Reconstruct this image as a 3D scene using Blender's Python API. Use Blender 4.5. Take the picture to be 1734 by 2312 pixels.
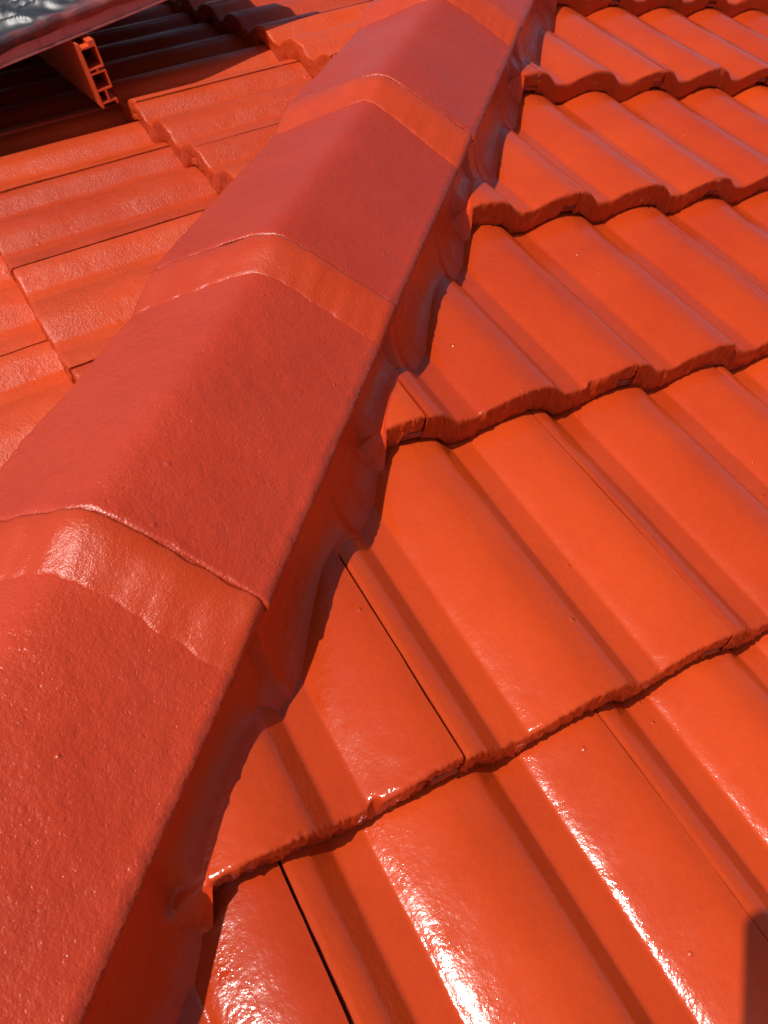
import bpy, bmesh, math, random
import numpy as np
from mathutils import Vector, Matrix, noise

for o in list(bpy.data.objects):
    bpy.data.objects.remove(o)
scene = bpy.context.scene
col = scene.collection
R = math.radians

# ------------------------------------------------------------------ camera
CAM = Vector((0.14277, -0.28327, 0.5201))
YAW, PIT, ROL, FPX = 0.98462, -0.64348, 0.09571, 1872.1
fwd = Vector((math.cos(PIT) * math.cos(YAW), math.cos(PIT) * math.sin(YAW), math.sin(PIT)))
rgt0 = Vector((math.sin(YAW), -math.cos(YAW), 0))
upp0 = rgt0.cross(fwd)
rgt = math.cos(ROL) * rgt0 + math.sin(ROL) * upp0
upp = rgt.cross(fwd)
cd = bpy.data.cameras.new('camera')
cd.sensor_fit = 'VERTICAL'
cd.sensor_height = 36
cd.lens = FPX / 2312 * 36
cd.clip_start = 0.02
cd.clip_end = 2000
cd.dof.use_dof = True
cd.dof.focus_distance = 0.78
cd.dof.aperture_fstop = 14
cam = bpy.data.objects.new('camera', cd)
cam.matrix_world = Matrix((
    (rgt.x, upp.x, -fwd.x, CAM.x), (rgt.y, upp.y, -fwd.y, CAM.y), (rgt.z, upp.z, -fwd.z, CAM.z), (0, 0, 0, 1)))
col.objects.link(cam)
scene.camera = cam

# ------------------------------------------------------------------ light
SUN = Vector((-0.605781, -0.133053, 0.784427)).normalized()      # towards the sun
world = bpy.data.worlds.new('World')
scene.world = world
world.use_nodes = True
wn = world.node_tree
sky = wn.nodes.new('ShaderNodeTexSky')
sky.sky_type = 'NISHITA'
sky.sun_disc = False
sky.dust_density = 2.5
sky.sun_elevation = math.asin(SUN.z)
sky.sun_rotation = math.atan2(SUN.x, SUN.y)
wn.nodes['Background'].inputs['Strength'].default_value = 0.10
wn.links.new(sky.outputs[0], wn.nodes['Background'].inputs['Color'])
sl_ = bpy.data.lights.new('sun', 'SUN')
sl_.energy = 4.9
sl_.angle = R(0.6)
sl_.color = (1.0, 0.95, 0.88)
sun = bpy.data.objects.new('sun', sl_)
sun.rotation_euler = SUN.to_track_quat('Z', 'Y').to_euler()
sun.location = (-3, -0.5, 4)
col.objects.link(sun)
scene.view_settings.view_transform = 'Standard'
scene.view_settings.look = 'None'
scene.view_settings.exposure = -0.2
scene.view_settings.gamma = 1.0

# ------------------------------------------------------------------ roof numbers
W = 0.15                       # one roll of the tile profile; a tile is two rolls wide
P = 0.30666                    # roof pitch
CP, SP, M = math.cos(P), math.sin(P), math.tan(P)
G = 0.32298                    # exposed length of a tile
X0, Y0, SL = 0.42594, 0.55401, 0.28005
T = 0.036                      # step from one course to the next
H = 0.0225                      # height of the rolls
LEAN = 0.0016                  # the foot of a tile's end stands proud of its lip
TH = 0.0345                    # tile thickness

ctl = [(.0, .972), (.05, .935), (.09, .885), (.12, .83), (.145, .765), (.165, .69), (.29, .035), (.302, .008), (.315, 0), (.484, 0)]
_sx = np.linspace(0, 1, 60)                      # the rising flank: steep at its foot, easing into the crown
_sl = np.tan(np.radians(np.interp(_sx, (0, .08, .2, .5, .75, 1), (33.5, 28, 22, 18.5, 12, 0))))
_ri = np.concatenate([[0], np.cumsum((_sl[1:] + _sl[:-1]) / 2)]); _ri /= _ri[-1]
ctl += [(.487 + .44 * a, b) for a, b in zip(_sx[1::2], _ri[1::2])] + [(.95, .995), (.975, .985), (1.0, .972)]
_f = np.linspace(0, 1, 801)[:-1]
_h = np.interp(_f, [c[0] for c in ctl], [c[1] for c in ctl])
_k = np.exp(-0.5 * (np.arange(-24, 25) / 3.6) ** 2); _k /= _k.sum()
_h = np.convolve(np.concatenate([_h[-24:], _h, _h[:24]]), _k, 'valid')
def prof(ph):
    return float(_h[int((ph % 1.0) * 800) % 800])

# ------------------------------------------------------------------ helpers
def nz(x, y, z, s=1.0):
    return noise.noise(Vector((x * s, y * s, z * s)))

def link(name, me, mat=None, parent=None, mw=None):
    o = bpy.data.objects.new(name, me)
    col.objects.link(o)
    if mat is not None:
        me.materials.append(mat)
    if mw is not None:
        o.matrix_world = mw
    if parent is not None:
        o.parent = parent
        o.matrix_parent_inverse = Matrix.Identity(4)
        if mw is not None:
            o.matrix_basis = parent.matrix_world.inverted() @ mw
    return o

def mesh_from(verts, faces, smooth=True, flat_from=None):
    me = bpy.data.meshes.new('m')
    me.from_pydata(verts, [], faces)
    me.update()
    if smooth:
        sm = np.ones(len(me.polygons), dtype=bool)
        if flat_from is not None:
            sm[flat_from:] = False
        me.polygons.foreach_set('use_smooth', sm)
    return me

def empty(name, loc=(0, 0, 0)):
    o = bpy.data.objects.new(name, None)
    o.location = loc
    o.empty_display_size = .05
    col.objects.link(o)
    return o

def tag(o, label, cat=None, group=None, kind=None):
    o['label'] = label
    if cat: o['category'] = cat
    if group: o['group'] = group
    if kind: o['kind'] = kind

# ------------------------------------------------------------------ materials
def nd(nt, t, **kw):
    n = nt.nodes.new(t)
    for k, v in kw.items():
        if k in n.inputs: n.inputs[k].default_value = v
        else: setattr(n, k, v)
    return n

def math_(nt, op, a, b=None, clamp=False):
    n = nt.nodes.new('ShaderNodeMath'); n.operation = op; n.use_clamp = clamp
    for i, v in enumerate((a, b)):
        if v is None: continue
        if isinstance(v, (int, float)): n.inputs[i].default_value = v
        else: nt.links.new(v, n.inputs[i])
    return n.outputs[0]

def noise_tex(nt, vec, scale, detail=3, rough=.55, dist=0):
    n = nd(nt, 'ShaderNodeTexNoise', Scale=scale, Detail=detail, Roughness=rough, Distortion=dist)
    nt.links.new(vec, n.inputs['Vector'])
    return n.outputs['Fac']

def ramp(nt, fac, a, b):
    n = nt.nodes.new('ShaderNodeMapRange')
    n.clamp = True
    nt.links.new(fac, n.inputs[0])
    n.inputs[1].default_value, n.inputs[2].default_value = a, b
    return n.outputs[0]

def paint(name, base, rough=(.2, .35), grain=(), pimple=0.0, stretch=None, var=.10, spec=.5, patch=14, coat=0.0, patchy=False, pits=0.0):
    """Wet roof paint: one even colour, relief from the body under it."""
    m = bpy.data.materials.new(name); m.use_nodes = True
    nt = m.node_tree; bs = nt.nodes['Principled BSDF']
    tc = nt.nodes.new('ShaderNodeTexCoord'); oi = nt.nodes.new('ShaderNodeObjectInfo')
    off = nd(nt, 'ShaderNodeVectorMath', operation='MULTIPLY_ADD')
    cmb = nt.nodes.new('ShaderNodeCombineXYZ')
    for i, k in enumerate((37.0, 91.0, 53.0)):
        nt.links.new(math_(nt, 'MULTIPLY', oi.outputs['Random'], k), cmb.inputs[i])
    add = nd(nt, 'ShaderNodeVectorMath', operation='ADD')
    nt.links.new(tc.outputs['Object'], add.inputs[0]); nt.links.new(cmb.outputs[0], add.inputs[1])
    vec = add.outputs[0]
    if stretch:
        mp = nt.nodes.new('ShaderNodeMapping')
        mp.inputs['Rotation'].default_value = stretch[1]
        mp.inputs['Scale'].default_value = stretch[0]
        nt.links.new(vec, mp.inputs['Vector']); svec = mp.outputs[0]
    else:
        svec = vec
    # colour: slight unevenness of the coat
    v1 = noise_tex(nt, vec, 9, 4)
    v2 = noise_tex(nt, svec, 160, 2)
    f = math_(nt, 'ADD', math_(nt, 'MULTIPLY', v1, .7), math_(nt, 'MULTIPLY', v2, .3))
    f = math_(nt, 'ADD', ramp(nt, f, .15, .85), math_(nt, 'MULTIPLY', math_(nt, 'SUBTRACT', oi.outputs['Random'], .5), .9), clamp=True)
    mix = nd(nt, 'ShaderNodeMix', data_type='RGBA')
    nt.links.new(f, mix.inputs[0])
    mix.inputs[6].default_value = (base[0] * (1 - var), base[1] * (1 - 1.6 * var), base[2] * (1 - 1.2 * var), 1)
    mix.inputs[7].default_value = (base[0] * (1 + var), base[1] * (1 + 1.6 * var), base[2] * (1 + 1.2 * var), 1)
    nt.links.new(mix.outputs[2], bs.inputs['Base Color'])
    # gloss
    g = ramp(nt, noise_tex(nt, svec, patch, 4), .35, .65)
    g2 = math_(nt, 'ADD', math_(nt, 'MULTIPLY', g, rough[1] - rough[0]), rough[0])
    nt.links.new(g2, bs.inputs['Roughness'])
    bs.inputs['Specular IOR Level'].default_value = spec
    bs.inputs['Coat Weight'].default_value = coat
    bs.inputs['Coat Roughness'].default_value = .12
    # relief
    h = None
    for sc, amp, det in grain:
        q = math_(nt, 'MULTIPLY', noise_tex(nt, svec, sc, det), amp)
        h = q if h is None else math_(nt, 'ADD', h, q)
    if patchy:                                        # grit shows through in places only
        h = math_(nt, 'MULTIPLY', h, math_(nt, 'ADD', math_(nt, 'MULTIPLY', ramp(nt, noise_tex(nt, vec, 16, 3), .36, .64), .75), .25))
    if pits:
        h = math_(nt, 'SUBTRACT', h, math_(nt, 'MULTIPLY', ramp(nt, noise_tex(nt, vec, 190, 2), .60, .70), pits))
    if pimple:
        vo = nd(nt, 'ShaderNodeTexVoronoi', Scale=38.0)
        nt.links.new(vec, vo.inputs['Vector'])
        sep = nt.nodes.new('ShaderNodeSeparateColor'); nt.links.new(vo.outputs['Color'], sep.inputs[0])
        on = math_(nt, 'GREATER_THAN', sep.outputs[0], .80)
        d = math_(nt, 'SUBTRACT', 1.0, math_(nt, 'MULTIPLY', vo.outputs['Distance'], math_(nt, 'ADD', 6.0, math_(nt, 'MULTIPLY', sep.outputs[1], 10.0))), clamp=True)
        q = math_(nt, 'MULTIPLY', math_(nt, 'MULTIPLY', d, on), pimple)
        h = math_(nt, 'ADD', h, q)
    bp = nd(nt, 'ShaderNodeBump', Strength=1.0, Distance=1.0)
    nt.links.new(h, bp.inputs['Height'])
    nt.links.new(bp.outputs[0], bs.inputs['Normal'])
    return m

RED = (.46, .0445, .007)
M_TILE = paint('wet_red_tile_paint', RED, (.08, .22), ((900, .00007, 2), (300, .00018, 3), (170, .00026, 2), (40, .0005, 2)), pimple=.0013, spec=.42, patch=34, var=.15)
M_TILE_L = paint('gritty_red_tile_paint', RED, (.34, .52), ((620, .0010, 2), (280, .0013, 3), (30, .0004, 2)), pimple=.0010, pits=.0003, spec=.42, var=.14, patchy=True)
M_CAP = paint('grainy_red_cap_paint', (.45, .036, .008), (.27, .40), ((800, .0003, 2), (330, .0006, 3), (110, .0009, 3), (30, .0014, 2)), pimple=.0012, spec=.6, var=.13, pits=.00022)
M_BAND = paint('smooth_red_sealant', (.47, .042, .007), (.24, .44), ((700, .0004, 2), (280, .0005, 3), (40, .0014, 3)), patch=18, spec=.45)
M_MORTAR = paint('brushed_red_pointing', (.62, .044, .007), (.16, .36), ((500, .00016, 3), (150, .0006, 3), (40, .0008, 2)),
                 stretch=((.28, 1.4, 1.2), (0, 0, R(-45))), patch=30, spec=.30)

def simple(name, base, rough=.5, metal=0.0, bump=None, spec=.5):
    m = bpy.data.materials.new(name); m.use_nodes = True
    nt = m.node_tree; bs = nt.nodes['Principled BSDF']
    tc = nt.nodes.new('ShaderNodeTexCoord')
    f = noise_tex(nt, tc.outputs['Object'], 40, 4)
    mix = nd(nt, 'ShaderNodeMix', data_type='RGBA')
    nt.links.new(f, mix.inputs[0])
    mix.inputs[6].default_value = tuple(c * .75 for c in base) + (1,)
    mix.inputs[7].default_value = tuple(min(1, c * 1.25) for c in base) + (1,)
    nt.links.new(mix.outputs[2], bs.inputs['Base Color'])
    bs.inputs['Roughness'].default_value = rough
    bs.inputs['Metallic'].default_value = metal
    bs.inputs['Specular IOR Level'].default_value = spec
    if bump:
        bp = nd(nt, 'ShaderNodeBump', Strength=1.0, Distance=bump[1])
        nt.links.new(noise_tex(nt, tc.outputs['Object'], bump[0], 3), bp.inputs['Height'])
        nt.links.new(bp.outputs[0], bs.inputs['Normal'])
    return m
M_DECK = simple('dark_felt', (.02, .018, .017), .9)
M_FRAME = simple('oversprayed_aluminium', (.44, .15, .13), .38, .2, (300, .0004))
M_GLASS = simple('solar_glass', (.01, .012, .02), .08)
M_RAIL = simple('orange_oversprayed_aluminium', (.62, .075, .018), .4, 0, (400, .0003))
M_PHONE = simple('dark_phone_shell', (.02, .02, .022), .25)
M_LENS = simple('black_lens_glass', (.004, .004, .006), .03)
M_GROUND = simple('dry_ground', (.16, .13, .09), .95, 0, (3, .03))

# ------------------------------------------------------------------ roof
roof = empty('roof')
roof['kind'] = 'thing'
tag(roof, 'freshly painted glossy red tiled hip roof with capped ridge running up the middle', 'roof')

def slope_mat(side):
    if side == 'R':
        return Matrix(((1, 0, 0, 0), (0, CP, -SP, 0), (0, SP, CP, 0), (0, 0, 0, 1)))
    return Matrix(((0, CP, -SP, 0), (-1, 0, 0, 0), (0, SP, CP, 0), (0, 0, 0, 1)))
MW = {'R': slope_mat('R'), 'L': slope_mat('L')}

def make_tile(side, u0, s0, seed, fine=1):
    """One double-roll tile, local x across the slope, y up the slope, z off the slope; (0,0,0) on the lip line."""
    rnd = random.Random(seed)
    sx, sy, sz = rnd.uniform(0, 90), rnd.uniform(0, 90), rnd.uniform(0, 90)
    du = (.05, .020, .010)[fine]
    gap = rnd.uniform(.014, .022) if side == 'R' else rnd.uniform(.018, .028)
    phs = [(-.15, 1), (-.08, 1), (-.02, 1), (gap + .014, 1)] + [(q, 0) for q in np.arange(gap, 2.0 - .004, du)] + [(2.0 - .002, 0)]   # the last hidden one undercuts the joint
    L = G + .055
    svals = [L, G + .01] + list(np.arange(G - .012, .012, -(.0075 if fine else .03))) + [.012, .008, .005]
    lip = [(.0028, -.0002), (.0012, -.0012), (.0003, -.0028)]
    tops = len(svals) + len(lip)
    tilt = rnd.uniform(-.0014, .0014); lift = rnd.uniform(-.0012, .0012); skew = rnd.uniform(-.0025, .0025)
    skewu = rnd.uniform(-.003, .003)
    verts = []; cols = []
    for a, (ph, under) in enumerate(phs):
        over = ph > 1.84
        top = H * (prof(ph) - 1.0)
        if under: top -= .023
        elif ph < .05: top -= .0012 * (1 - ph / .05)
        th = TH
        if under: th = .008
        elif over: th = .021
        # ragged underside of the end
        c = []
        u = ph * W
        rg = 1.0 if side == 'R' else 1.7
        rag = .0014 * rg * nz(u, sy, sz, 22) + .0008 * nz(u, sx, sy, 95) + .0009 * nz(u, sz, sx, 300) + (.0010 * nz(u, sz, sx, 700) if fine == 2 else 0)
        ragb = .0022 * nz(u, sx, sz, 30) + .0026 * max(0, nz(u, sz, sy, 110)) + .0012 * nz(u, sz, sx, 280)
        rag += .022 * max(0, nz(u, sx, 99, 42) - .42)      # chips along the lip
        def put(s, n):
            x = u + skewu * s + (.0008 * nz(s, sx, 3.1, 14) + .0005 * nz(s, sz, 7, 60) if (ph > 1.98 or 0 <= ph < .02) else 0)
            z = n - T * s / G + lift + tilt * (ph - 1) * (1 - s / L) + .0007 * nz(u + sx, s + sy, sz, 9) + .00022 * nz(u + sy, s + sz, sx, 55)
            verts.append((x, s + skew * (ph - 1), z)); c.append(len(verts) - 1)
        for s in svals:
            fade = max(0, 1 - s / .03)
            put(s + rag * fade, top + .0006 * fade * nz(u, sx + s * 30, sy, 120))
        for s, n in lip:
            put(s + rag, top + n + .0008 * nz(u, sx + s * 30, sy, 120))
        for fr in (.12, .28, .44, .6, .76, .9):
            put(rag * (1 - fr) + ragb * fr - LEAN * fr + .0022 * nz(u, fr * .022 + sx, sz, 130) + .0016 * nz(u, fr * .03 + sx, sy, 300), top - .003 - (th - .005) * fr + .001 * nz(u, sy, fr, 60))
        bl = -.0020 * max(0, nz(u, sy, sx, 85)) * 1.5
        put(ragb - LEAN + .0010, top - th + bl)
        put(.005 + ragb - LEAN, top - th - .0004)
        put(.03, top - th); put(L, top - th)
        cols.append(c)
    n = len(cols[0]); faces = []
    for i in range(len(cols) - 1):
        for j in range(n - 1):
            faces.append((cols[i][j], cols[i][j + 1], cols[i + 1][j + 1], cols[i + 1][j]))
    nflat = len(faces)
    # the two long sides, as strips between top and underside
    for ci, flip in ((cols[0], False), (cols[-1], True)):
        f = tuple(ci)
        faces.append(f if flip else tuple(reversed(f)))
    me = mesh_from(verts, faces, True, nflat)
    me.set_sharp_from_angle(angle=R(58))
    return me

def cut_mesh(me, mw, keep_sign):
    """Saw the tile along the hip: plane through the hip, a little off its centre."""
    bm = bmesh.new(); bm.from_mesh(me)
    inv = mw.inverted()
    no = Vector((1, -1, 0)).normalized() * keep_sign
    co = Vector((0, 0, 0)) + no * .06
    lco = inv @ co
    lno = (inv.to_3x3() @ no).normalized()
    bmesh.ops.bisect_plane(bm, geom=bm.verts[:] + bm.edges[:] + bm.faces[:], dist=1e-6, plane_co=lco, plane_no=lno, clear_inner=True)
    ok = len(bm.faces) > 0
    bm.to_mesh(me); bm.free()
    return ok

def deck(side):
    n = -.112
    b = MW[side]
    def wp(x, y, off):
        z = (y if side == 'R' else x) * M + off / CP
        return Vector((x, y, z))
    if side == 'R':
        ring = [(-.62, -.66), (3.4, -.66), (3.4, 2.4), (2.4, 2.4)]
    else:
        ring = [(-.66, -.62), (2.4, 2.4), (2.4, 3.4), (-.66, 3.4)]
    top = [wp(x, y, n) for x, y in ring]; bot = [wp(x, y, n - .018) for x, y in ring]
    v = [tuple(a) for a in top + bot]; k = len(ring)
    f = [tuple(range(k)), tuple(reversed(range(k, 2 * k)))] + [(i, i + k, (i + 1) % k + k, (i + 1) % k) for i in range(k)]
    o = link('roof_slope', mesh_from(v, f, False), M_DECK, roof)
    return o

slopes = {'R': deck('R'), 'L': deck('L')}
seed = 0
for side in ('R', 'L'):
    for k in range(-2, 7):
        for j in range(-16, 24):
            jj = 2 * j + (k % 2)
            seed += 1
            if side == 'R':
                u0 = X0 + jj * W; s0 = k * G
                xa, xb = u0, u0 + 2 * W
                ya, yb = s0 * CP, (s0 + G) * CP
                if xb - ya < .06 or xa > 3.1: continue
                crosses = xa - yb < .14
            else:
                u0 = -(Y0 + jj * W); s0 = SL / CP + k * G
                ya, yb = -u0 - 2 * W, -u0
                xa, xb = s0 * CP, (s0 + G) * CP
                if yb - xa < .06 or ya > 3.1: continue
                crosses = ya - xb < .14
            ctr = Vector(((xa + xb) / 2, (ya + yb) / 2, 0))
            dist = (ctr - Vector((.45, .15, 0))).length
            fine = 2 if dist < .5 else (1 if dist < 1.15 else 0)
            mw = MW[side] @ Matrix.Translation((u0, s0, 0))
            me = make_tile(side, u0, s0, seed, fine)
            if crosses:
                if not cut_mesh(me, mw, 1 if side == 'R' else -1): continue
            link('roof_tile', me, M_TILE if side == 'R' else M_TILE_L, slopes[side], mw)

def surf(side, x, y):
    """World height of the tile surface above (x, y)."""
    if side == 'R':
        s = y / CP; ph = (x - X0) / W; base = M * y
        q = s / G
    else:
        s = x / CP; ph = (Y0 - y) / W; base = M * x
        q = (s - SL / CP) / G
    fr = q - math.floor(q)
    return base + (H * (prof(ph) - 1) - T * fr) / CP

# ------------------------------------------------------------------ hip caps
HT = Vector((1, 1, M)); LAT = Vector((1, -1, 0)) / math.sqrt(2); HL = HT.length
D0, HC, DROP = .130, .0722, .0562
joints = [-.055, .223, .488, .773, 1.058, 1.338, 1.62]
def capprof(q):
    c = .13
    return (math.sqrt(q * q + c * c) - c) / (math.sqrt(1 + c * c) - c)
def cap_h(i, t, d):
    a = (t - joints[i]) / (joints[i + 1] - joints[i])
    hc = HC + .0060 - .0150 * a
    D = D0 + .0035 - .006 * a
    return hc - DROP * capprof(d / D), D
def hp(t, d, h):
    return HT * t + LAT * d + Vector((0, 0, h))

_rc = random.Random(5)
CROOK = [(_rc.uniform(-.0022, .0022), _rc.uniform(-.0015, .0015), _rc.uniform(-.04, .04)) for _ in range(8)]
def make_cap(i):
    t0, t1 = joints[i], joints[i + 1] + .035
    fine = i < 4
    nd_ = 70 if fine else 40
    nt_ = 100 if fine else 50
    ts = [t0, t0 + .0012, t0 + .003] + list(np.linspace(t0 + .006, t1, nt_))
    so = 13.7 * i
    org = hp(t0, 0, 0)
    sh0, sh1, skw = CROOK[i]
    verts = []; faces = []; rows = []
    for r, t in enumerate(ts):
        row = []
        inset = (.0018, .0005, 0)[r] if r < 3 else 0
        end = max(0, 1 - (t - t0) / .012)
        def put(d, h, jit=0):
            tt = t + end * (.0022 * nz(d, so, 1, 28) + .0016 * nz(d, so, 5, 110) + .0008 * nz(d, so, 5, 300)) / HL * 1.4
            tt += skw * d * end
            g = (t - t0) / (t1 - t0)
            p = hp(tt, d + sh0 * (1 - g) + sh1 * g, h) - org
            verts.append(tuple(p)); row.append(len(verts) - 1)
        h0, D = cap_h(i, t, 0)
        for a in range(nd_ + 1):
            q = -1 + 2 * a / nd_
            d = q * D
            edge = max(0, (abs(q) - .93) / .07)
            dd = d + edge * (.0030 * nz(t * HL, so, 2, 22) + .0022 * nz(t * HL, so, 9, 80) + .0013 * nz(t * HL, so, 9, 240)) * (1 if q > 0 else -1)
            h = cap_h(i, t, d)[0] - inset
            h += .0011 * nz(d, t * HL, so, 16) + .00045 * nz(d, t * HL, so, 70) + .00022 * nz(d, t * HL, so, 170) - .0015 * edge ** 2
            h += edge * (.0022 * nz(d, t * HL, so + 4, 110) + .0012 * nz(d, t * HL, so + 7, 260)) + .0014 * math.exp(-((abs(q) - .965) / .018) ** 2)
            put(dd, h)
        TC = .0105
        put(D + .0012, cap_h(i, t, D)[0] - .004); put(D + .0004 + .0016 * nz(t * HL, so, 3, 45), cap_h(i, t, D)[0] - TC * .8)
        put(D - .004, cap_h(i, t, D)[0] - TC)
        for a in range(11):
            q = .93 - 1.86 * a / 10
            put(q * D, cap_h(i, t, q * D)[0] - TC - .001 + inset * .5)
        put(-D + .004, cap_h(i, t, D)[0] - TC); put(-D - .0004, cap_h(i, t, D)[0] - TC * .8)
        put(-D - .0012, cap_h(i, t, D)[0] - .004)
        rows.append(row)
    n = len(rows[0])
    for r in range(len(rows) - 1):
        for a in range(n):
            b = (a + 1) % n
            faces.append((rows[r][a], rows[r][b], rows[r + 1][b], rows[r + 1][a]))
    nf = len(faces)
    faces.append(tuple(reversed(rows[0]))); faces.append(tuple(rows[-1]))
    o = link('ridge_cap', mesh_from(verts, faces, True, nf), M_CAP, roof, Matrix.Translation(org))
    return o

BW = {1: (.036, .034, .040), 2: (.044, .036, .034), 3: (.050, .040, .050), 4: (.05, .045, .05), 5: (.05, .045, .05)}
def make_band(i, parent):
    """Sealant wiped over the lower end of cap i onto cap i-1."""
    tj = joints[i]; so = 31.1 * i
    wl, wc, wr = BW[i]
    org = hp(tj, 0, 0)
    nd_, nv = 80, 22
    verts = []; rows = []
    for v in range(nv + 1):
        f = v / nv; row = []
        for a in range(nd_ + 1):
            q = -1 + 2 * a / nd_
            D = D0 + .0004 + .0034 * (1 - f)
            d = q * D
            wdt = np.interp(q, (-1, 0, 1), (wl, wc, wr)) + .0032 * nz(d, so, 2, 14) + .0020 * nz(d, so, 8, 60) + .0010 * nz(d, so, 8, 200)
            ta = tj - .0008 + .0020 * nz(d, so, 4, 60) + CROOK[i][2] * d
            t = ta - wdt * f
            hu = cap_h(i, tj, d * .99)[0] - .0008 - .0030 * max(0, .15 + nz(d, so, 21, 35))
            hl = cap_h(i - 1, t, min(abs(d), D0 - .001))[0]
            e = 1 - f
            e = e * e * (3 - 2 * e) * .8 + .2 * e
            h = hl + max(.0012, (hu - cap_h(i - 1, tj, min(abs(d), D0 - .001))[0])) * e + .0007 * min(1, (1 - f) * 7) + .0030 * max(0, math.sin(math.pi * f)) ** .9
            if v == nv: h -= .002
            h += .0006 * nz(d, t * HL, so, 30) - .003 * max(0, (abs(q) - .95) / .05) ** 2
            if abs(q) > .999: h -= .002
            verts.append(tuple(hp(t, d, h) - org)); row.append(len(verts) - 1)
        # sides fall to below the cap edge
        for sgn, at in ((1, len(row)), (-1, 0)):
            pass
        rows.append(row)
    faces = []
    for r in range(nv):
        for a in range(nd_):
            faces.append((rows[r][a], rows[r + 1][a], rows[r + 1][a + 1], rows[r][a + 1]))
    # hems: turn the two long ends and the top edge down
    def hem(line, dx, flip):
        low = []
        for vi in line:
            p = Vector(verts[vi]) + dx
            verts.append(tuple(p)); low.append(len(verts) - 1)
        for b in range(len(line) - 1):
            q = (line[b], line[b + 1], low[b + 1], low[b])
            faces.append(q if flip else tuple(reversed(q)))
    hem([r[-1] for r in rows], Vector((0, 0, -.011)) - LAT * .002, True)
    hem([r[0] for r in rows], Vector((0, 0, -.011)) + LAT * .002, False)
    hem(rows[0], Vector((0, 0, -.006)), True)
    me = mesh_from(verts, faces)
    return link('sealant_band', me, M_BAND, parent, Matrix.Translation(org))

for i in range(len(joints) - 1):
    c = make_cap(i)
    if i >= 1 and i in BW:
        make_band(i, c)

# ------------------------------------------------------------------ pointing under the cap edges
def make_pointing(sign):
    side = 'R' if sign > 0 else 'L'
    t0, t1 = -.16, 1.6
    nt_, nv = 900, 26
    ts = np.linspace(t0, t1, nt_)
    foot = []
    for t in ts:
        d = .143
        for _ in range(6):
            p = hp(t, sign * d, 0)
            z = surf(side, p.x, p.y)
            ph = (p.x - X0) / W if sign > 0 else (Y0 - p.y) / W
            fall = H * (1 - prof(ph))
            d = .5 * d + .5 * ((.1435 if sign > 0 else .128) + (.75 if sign > 0 else .1) * fall + (.16 if sign > 0 else 0) * T * ((p.y / CP / G) % 1.0))
        foot.append((d, z - M * t))
    dd = np.array([a for a, b in foot]); zz = np.array([b for a, b in foot])
    kk = np.exp(-.5 * (np.arange(-15, 16) / 4.0) ** 2); kk /= kk.sum()
    dd = np.convolve(np.pad(dd, 15, 'edge'), kk, 'valid')
    kk = np.exp(-.5 * (np.arange(-4, 5) / 1.3) ** 2); kk /= kk.sum()
    zz = np.convolve(np.pad(zz, 4, 'edge'), kk, 'valid')
    org = hp(t0, 0, 0)
    verts = []; rows = []
    for n, t in enumerate(ts):
        i = max(0, min(len(joints) - 2, sum(1 for j in joints if j <= t) - 1))
        htop, D = cap_h(i, t, D0 - .006)
        row = []
        df = dd[n] + (.004 if sign > 0 else 0) + .0012 * nz(t * HL, 3, sign, 20) + .0006 * nz(t * HL, 8, sign, 75)
        zf = zz[n]
        for v in range(nv + 1):
            f = v / nv
            dt = D - .0075 if sign > 0 else D - .014
            e = .28 * f + .72 * f ** 2.2
            d = dt + (df - dt) * e
            h = (htop - .006) + (zf - .002 - (htop - .006)) * (1 - (1 - f) ** 1.45)
            if f < 1:
                d += (.0005 * nz(t * HL, f * .10, sign + 2, 13) + .0004 * nz(t * HL * .6, f * .1, sign + 5, 60)) * math.sin(math.pi * min(1, f * 1.05))
                d += .0005 * nz(t * HL * .35, f * .1, 9, 160)
            pw = hp(t, sign * d, 0)
            h = max(h, surf(side, pw.x, pw.y) - M * t + .0012)
            if v == nv: h -= .005; d += .001
            verts.append(tuple(hp(t, sign * d, h) - org)); row.append(len(verts) - 1)
        rows.append(row)
    faces = []
    for r in range(nt_ - 1):
        for a in range(nv):
            q = (rows[r][a], rows[r][a + 1], rows[r + 1][a + 1], rows[r + 1][a])
            faces.append(q if sign > 0 else tuple(reversed(q)))
    return link('pointing_strip', mesh_from(verts, faces), M_MORTAR, roof, Matrix.Translation(org))
make_pointing(1)
make_pointing(-1)

# ------------------------------------------------------------------ solar panel, its rail and sheet, on the left slope
def lw(x, y, n):
    """Left slope: plan x, y and height n off the slope."""
    return Vector((x - n * SP, y, M * x + n * CP + 0 * n))
ANG = math.atan(.15)
px = Vector((CP, 0, SP)); pn = Vector((-SP, 0, CP)); py = Vector((0, 1, 0))
ax = (px * math.cos(ANG) + py * math.sin(ANG)).normalized(); ay = pn.cross(ax).normalized()
PO = Vector((.38, 1.345, M * .38)) + pn * .105       # a point on the near lower edge of the frame
def pmat(a, b, c=0):
    o = PO + ax * a + ay * b + pn * c
    return Matrix(((ax.x, ay.x, pn.x, o.x), (ax.y, ay.y, pn.y, o.y), (ax.z, ay.z, pn.z, o.z), (0, 0, 0, 1)))

def box(name, x0, x1, y0, y1, z0, z1, mat, parent, mw, bev=.0015):
    bm = bmesh.new()
    bmesh.ops.create_cube(bm, size=1)
    for v in bm.verts:
        v.co = Vector((x0 + (v.co.x + .5) * (x1 - x0), y0 + (v.co.y + .5) * (y1 - y0), z0 + (v.co.z + .5) * (z1 - z0)))
    bmesh.ops.bevel(bm, geom=bm.edges[:], offset=bev, segments=2, affect='EDGES')
    me = bpy.data.meshes.new('m'); bm.to_mesh(me); bm.free()
    return link(name, me, mat, parent, mw)

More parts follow.
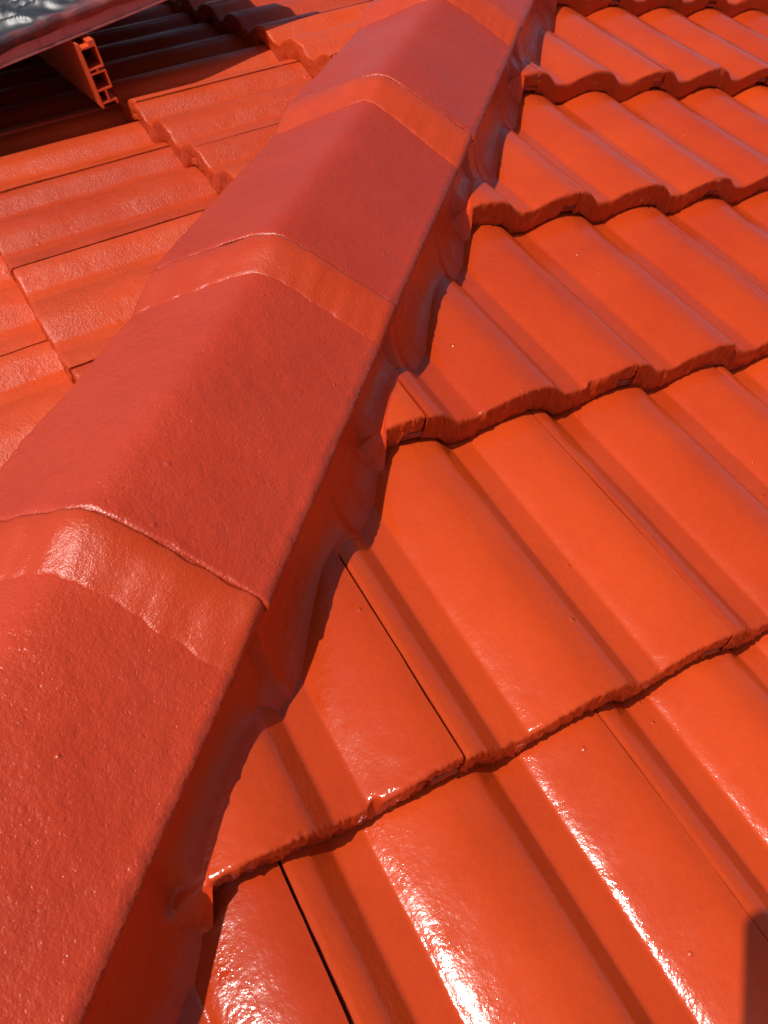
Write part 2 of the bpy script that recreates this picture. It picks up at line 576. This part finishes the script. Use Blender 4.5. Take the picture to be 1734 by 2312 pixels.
A0, A1, B1, FH = -.80, .62, 1.7, .031
panel = empty('solar_panel', PO)
tag(panel, 'raised solar panel with red oversprayed frame under the black plastic', 'solar panel')
pm = pmat(0, 0)
bpy.context.view_layer.update()
def frame_bar(x0, x1, y0, y1, axis):
    # channel section: upper flange proud, a groove, a lower flange
    o = box('frame_rail', x0, x1, y0, y1, .0, FH, M_FRAME, panel, pm)
    return o
frame_bar(A0, A1, 0, .028, 0); frame_bar(A0, A1, B1 - .028, B1, 0)
frame_bar(A0, A0 + .028, .0285, B1 - .0285, 1); frame_bar(A1 - .028, A1, .0285, B1 - .0285, 1)
box('bottom_flange', A0, A1, -.004, -.0005, .001, .0045, M_FRAME, panel, pm, .0006)
box('clamp', .12, .165, -.0022, .012, .006, FH + .004, M_FRAME, panel, pm, .001)
box('glass_sheet', A0 + .0285, A1 - .0285, .0285, B1 - .0285, .022, FH - .004, M_GLASS, panel, pm)

# black plastic sheet lying crumpled over the panel
def make_sheet():
    m = bpy.data.materials.new('crumpled_black_plastic'); m.use_nodes = True
    nt = m.node_tree; bs = nt.nodes['Principled BSDF']
    tc = nt.nodes.new('ShaderNodeTexCoord')
    sep = nt.nodes.new('ShaderNodeSeparateXYZ'); nt.links.new(tc.outputs['Object'], sep.inputs[0])
    nn = noise_tex(nt, tc.outputs['Object'], 30, 4)
    e = math_(nt, 'ADD', sep.outputs[1], math_(nt, 'MULTIPLY', math_(nt, 'SUBTRACT', nn, .5), .10))
    e = math_(nt, 'SUBTRACT', e, math_(nt, 'MULTIPLY', sep.outputs[0], .20))
    fac = ramp(nt, e, -.012, -.05)
    mix = nd(nt, 'ShaderNodeMix', data_type='RGBA')
    nt.links.new(fac, mix.inputs[0])
    mix.inputs[6].default_value = (.024, .025, .030, 1)
    mix.inputs[7].default_value = (.22, .055, .05, 1)
    nt.links.new(mix.outputs[2], bs.inputs['Base Color'])
    bs.inputs['Roughness'].default_value = .42
    bs.inputs['Specular IOR Level'].default_value = .6
    nu, nv = 330, 110
    x0, x1, y0, y1 = A0 - .02, A1 + .0, -.004, .75
    verts = []
    ys = [y0 + (y1 - y0) * (b / nv) ** 1.6 for b in range(nv + 1)]
    for b in range(nv + 1):
        for a in range(nu + 1):
            x = x0 + (x1 - x0) * a / nu; y = ys[b]
            r1 = 1 - abs(nz(x * .5 + .9 * y, y * .5, 3, 13)) * 2
            r2 = 1 - abs(nz(x * .9 + 1.3 * y, y * .3 - .3 * x, 11, 30)) * 2
            r3 = nz(x, y, 5, 60) * .5
            h = .020 * r1 * r1 * r1 + .008 * r2 * max(0, r2) + .002 * r3
            k = min(1, max(0, (y - y0) / .05))
            z = FH + .004 + h * (.25 + .75 * k) + .002
            yy = y + .006 * nz(x, 2, 7, 22) + .004 * nz(x, 5, 7, 60)
            verts.append((x + .004 * nz(x, y, 17, 24), yy, z))
    faces = []
    for b in range(nv):
        for a in range(nu):
            i = b * (nu + 1) + a
            faces.append((i, i + 1, i + nu + 2, i + nu + 1))
    # hem hanging over the frame's upper edge
    low = []
    for a in range(nu + 1):
        v = verts[a]
        x = v[0]
        verts.append((x, -.0035 + .002 * nz(x, 1, 1, 40), FH - .004 - .006 * (1 + nz(x, 9, 2, 14))))
        low.append(len(verts) - 1)
    for a in range(nu):
        faces.append((low[a], low[a + 1], a + 1, a))
    me = mesh_from(verts, faces)
    o = link('plastic_sheet', me, m, None, pm)
    sol = o.modifiers.new('thickness', 'SOLIDIFY'); sol.thickness = .0006; sol.offset = 1
    return o
sheet = make_sheet()
tag(sheet, 'crumpled black plastic sheet lying over the solar panel', 'plastic sheet')

def make_rail():
    """Aluminium mounting rail: T-slot section extruded along the slope's contour, its cut end towards the hip."""
    # section in (a across, z up); walls 2.2 mm
    hgt, wd, wl = .104, .030, .0028
    z0 = -.003
    bm = bmesh.new()
    Lr = 1.2
    def wall(a0, a1, z0_, z1_, l0=0.0):
        vs = []
        for b in (l0, Lr):
            for a, z in ((a0, z0_), (a1, z0_), (a1, z1_), (a0, z1_)):
                vs.append(bm.verts.new((a, b, z)))
        q = [(0, 1, 2, 3), (7, 6, 5, 4), (0, 4, 5, 1), (1, 5, 6, 2), (2, 6, 7, 3), (3, 7, 4, 0)]
        for f in q: bm.faces.new([vs[i] for i in f])
    zs = [z0 + hgt * f for f in (0, .07, .27, .33, .53, .60, .86, .92, 1.0)]
    wall(-wd / 2, -wd / 2 + wl, zs[0], zs[8])                       # outer face
    for zc in (zs[1], zs[2], zs[4], zs[5], zs[7]):                  # webs
        wall(-wd / 2 + wl + .0001, wd / 2, zc - wl / 2, zc + wl / 2)
    for za, zb in ((zs[2], zs[4]), (zs[5], zs[7])):                 # closed chambers on the far side
        wall(wd / 2 - wl, wd / 2, za + wl / 2 + .0001, zb - wl / 2 - .0001)
    wall(0, wl, zs[1] + wl / 2 + .0001, zs[2] - wl / 2 - .0001)
    wall(0, wl, zs[4] + wl / 2 + .0001, zs[5] - wl / 2 - .0001)
    wall(wd / 2 - wl, wd / 2, zs[0], zs[1] - wl / 2 - .0001)
    wall(wd * .12, wd / 2, zs[7] + wl / 2 + .0001, zs[8])           # slot lip under the panel
    me = bpy.data.meshes.new('m'); bm.to_mesh(me); bm.free()
    o = link('mounting_rail', me, M_RAIL)
    org = Vector((.558, 1.342, M * .558))
    o.matrix_world = Matrix(((px.x, 0, pn.x, org.x), (0, 1, 0, org.y), (px.z, 0, pn.z, org.z), (0, 0, 0, 1)))
    return o
rail = make_rail()
tag(rail, 'orange painted aluminium mounting rail with open cut end beneath the solar panel', 'mounting rail')

# ------------------------------------------------------------------ the phone that takes the picture: its shadow falls on the tiles
def make_phone():
    root = empty('phone', CAM - fwd * .012)
    tag(root, 'dark smartphone held over the roof, its rounded corner shadow on the tiles', 'phone')
    def slab(name, x0, x1, y0, y1, z0, z1, rad, mat):
        bm = bmesh.new(); ring = []
        for cx, cy, a0 in ((x1 - rad, y1 - rad, 0), (x0 + rad, y1 - rad, 90), (x0 + rad, y0 + rad, 180), (x1 - rad, y0 + rad, 270)):
            for k in range(9):
                a = R(a0 + k * 90 / 8); ring.append((cx + rad * math.cos(a), cy + rad * math.sin(a)))
        b = [bm.verts.new((x, y, z0)) for x, y in ring]; t = [bm.verts.new((x, y, z1)) for x, y in ring]
        bm.faces.new(list(reversed(b))); bm.faces.new(t); n = len(ring)
        for i in range(n): bm.faces.new((b[i], b[(i + 1) % n], t[(i + 1) % n], t[i]))
        bmesh.ops.bevel(bm, geom=[e for e in bm.edges if abs(e.verts[0].co.z - e.verts[1].co.z) < 1e-6], offset=.0012, segments=2, affect='EDGES')
        me = bpy.data.meshes.new('m'); bm.to_mesh(me); bm.free()
        mw = cam.matrix_world.copy()
        return link(name, me, mat, root, mw)
    bpy.context.view_layer.update()
    slab('body', -.030, .044, -.153, .006, .008, .0155, .012, M_PHONE)
    slab('screen', -.028, .042, -.151, .004, .0156, .0166, .010, M_LENS)
    slab('lens', -.008, .008, -.008, .008, .0062, .0079, .0075, M_LENS)
make_phone()

# ------------------------------------------------------------------ ground far below the eaves
gv = [(-600, -600, -3.2), (600, -600, -3.2), (600, 600, -3.2), (-600, 600, -3.2)]
ground = link('ground', mesh_from(gv, [(0, 1, 2, 3)], False), M_GROUND)
ground['kind'] = 'structure'
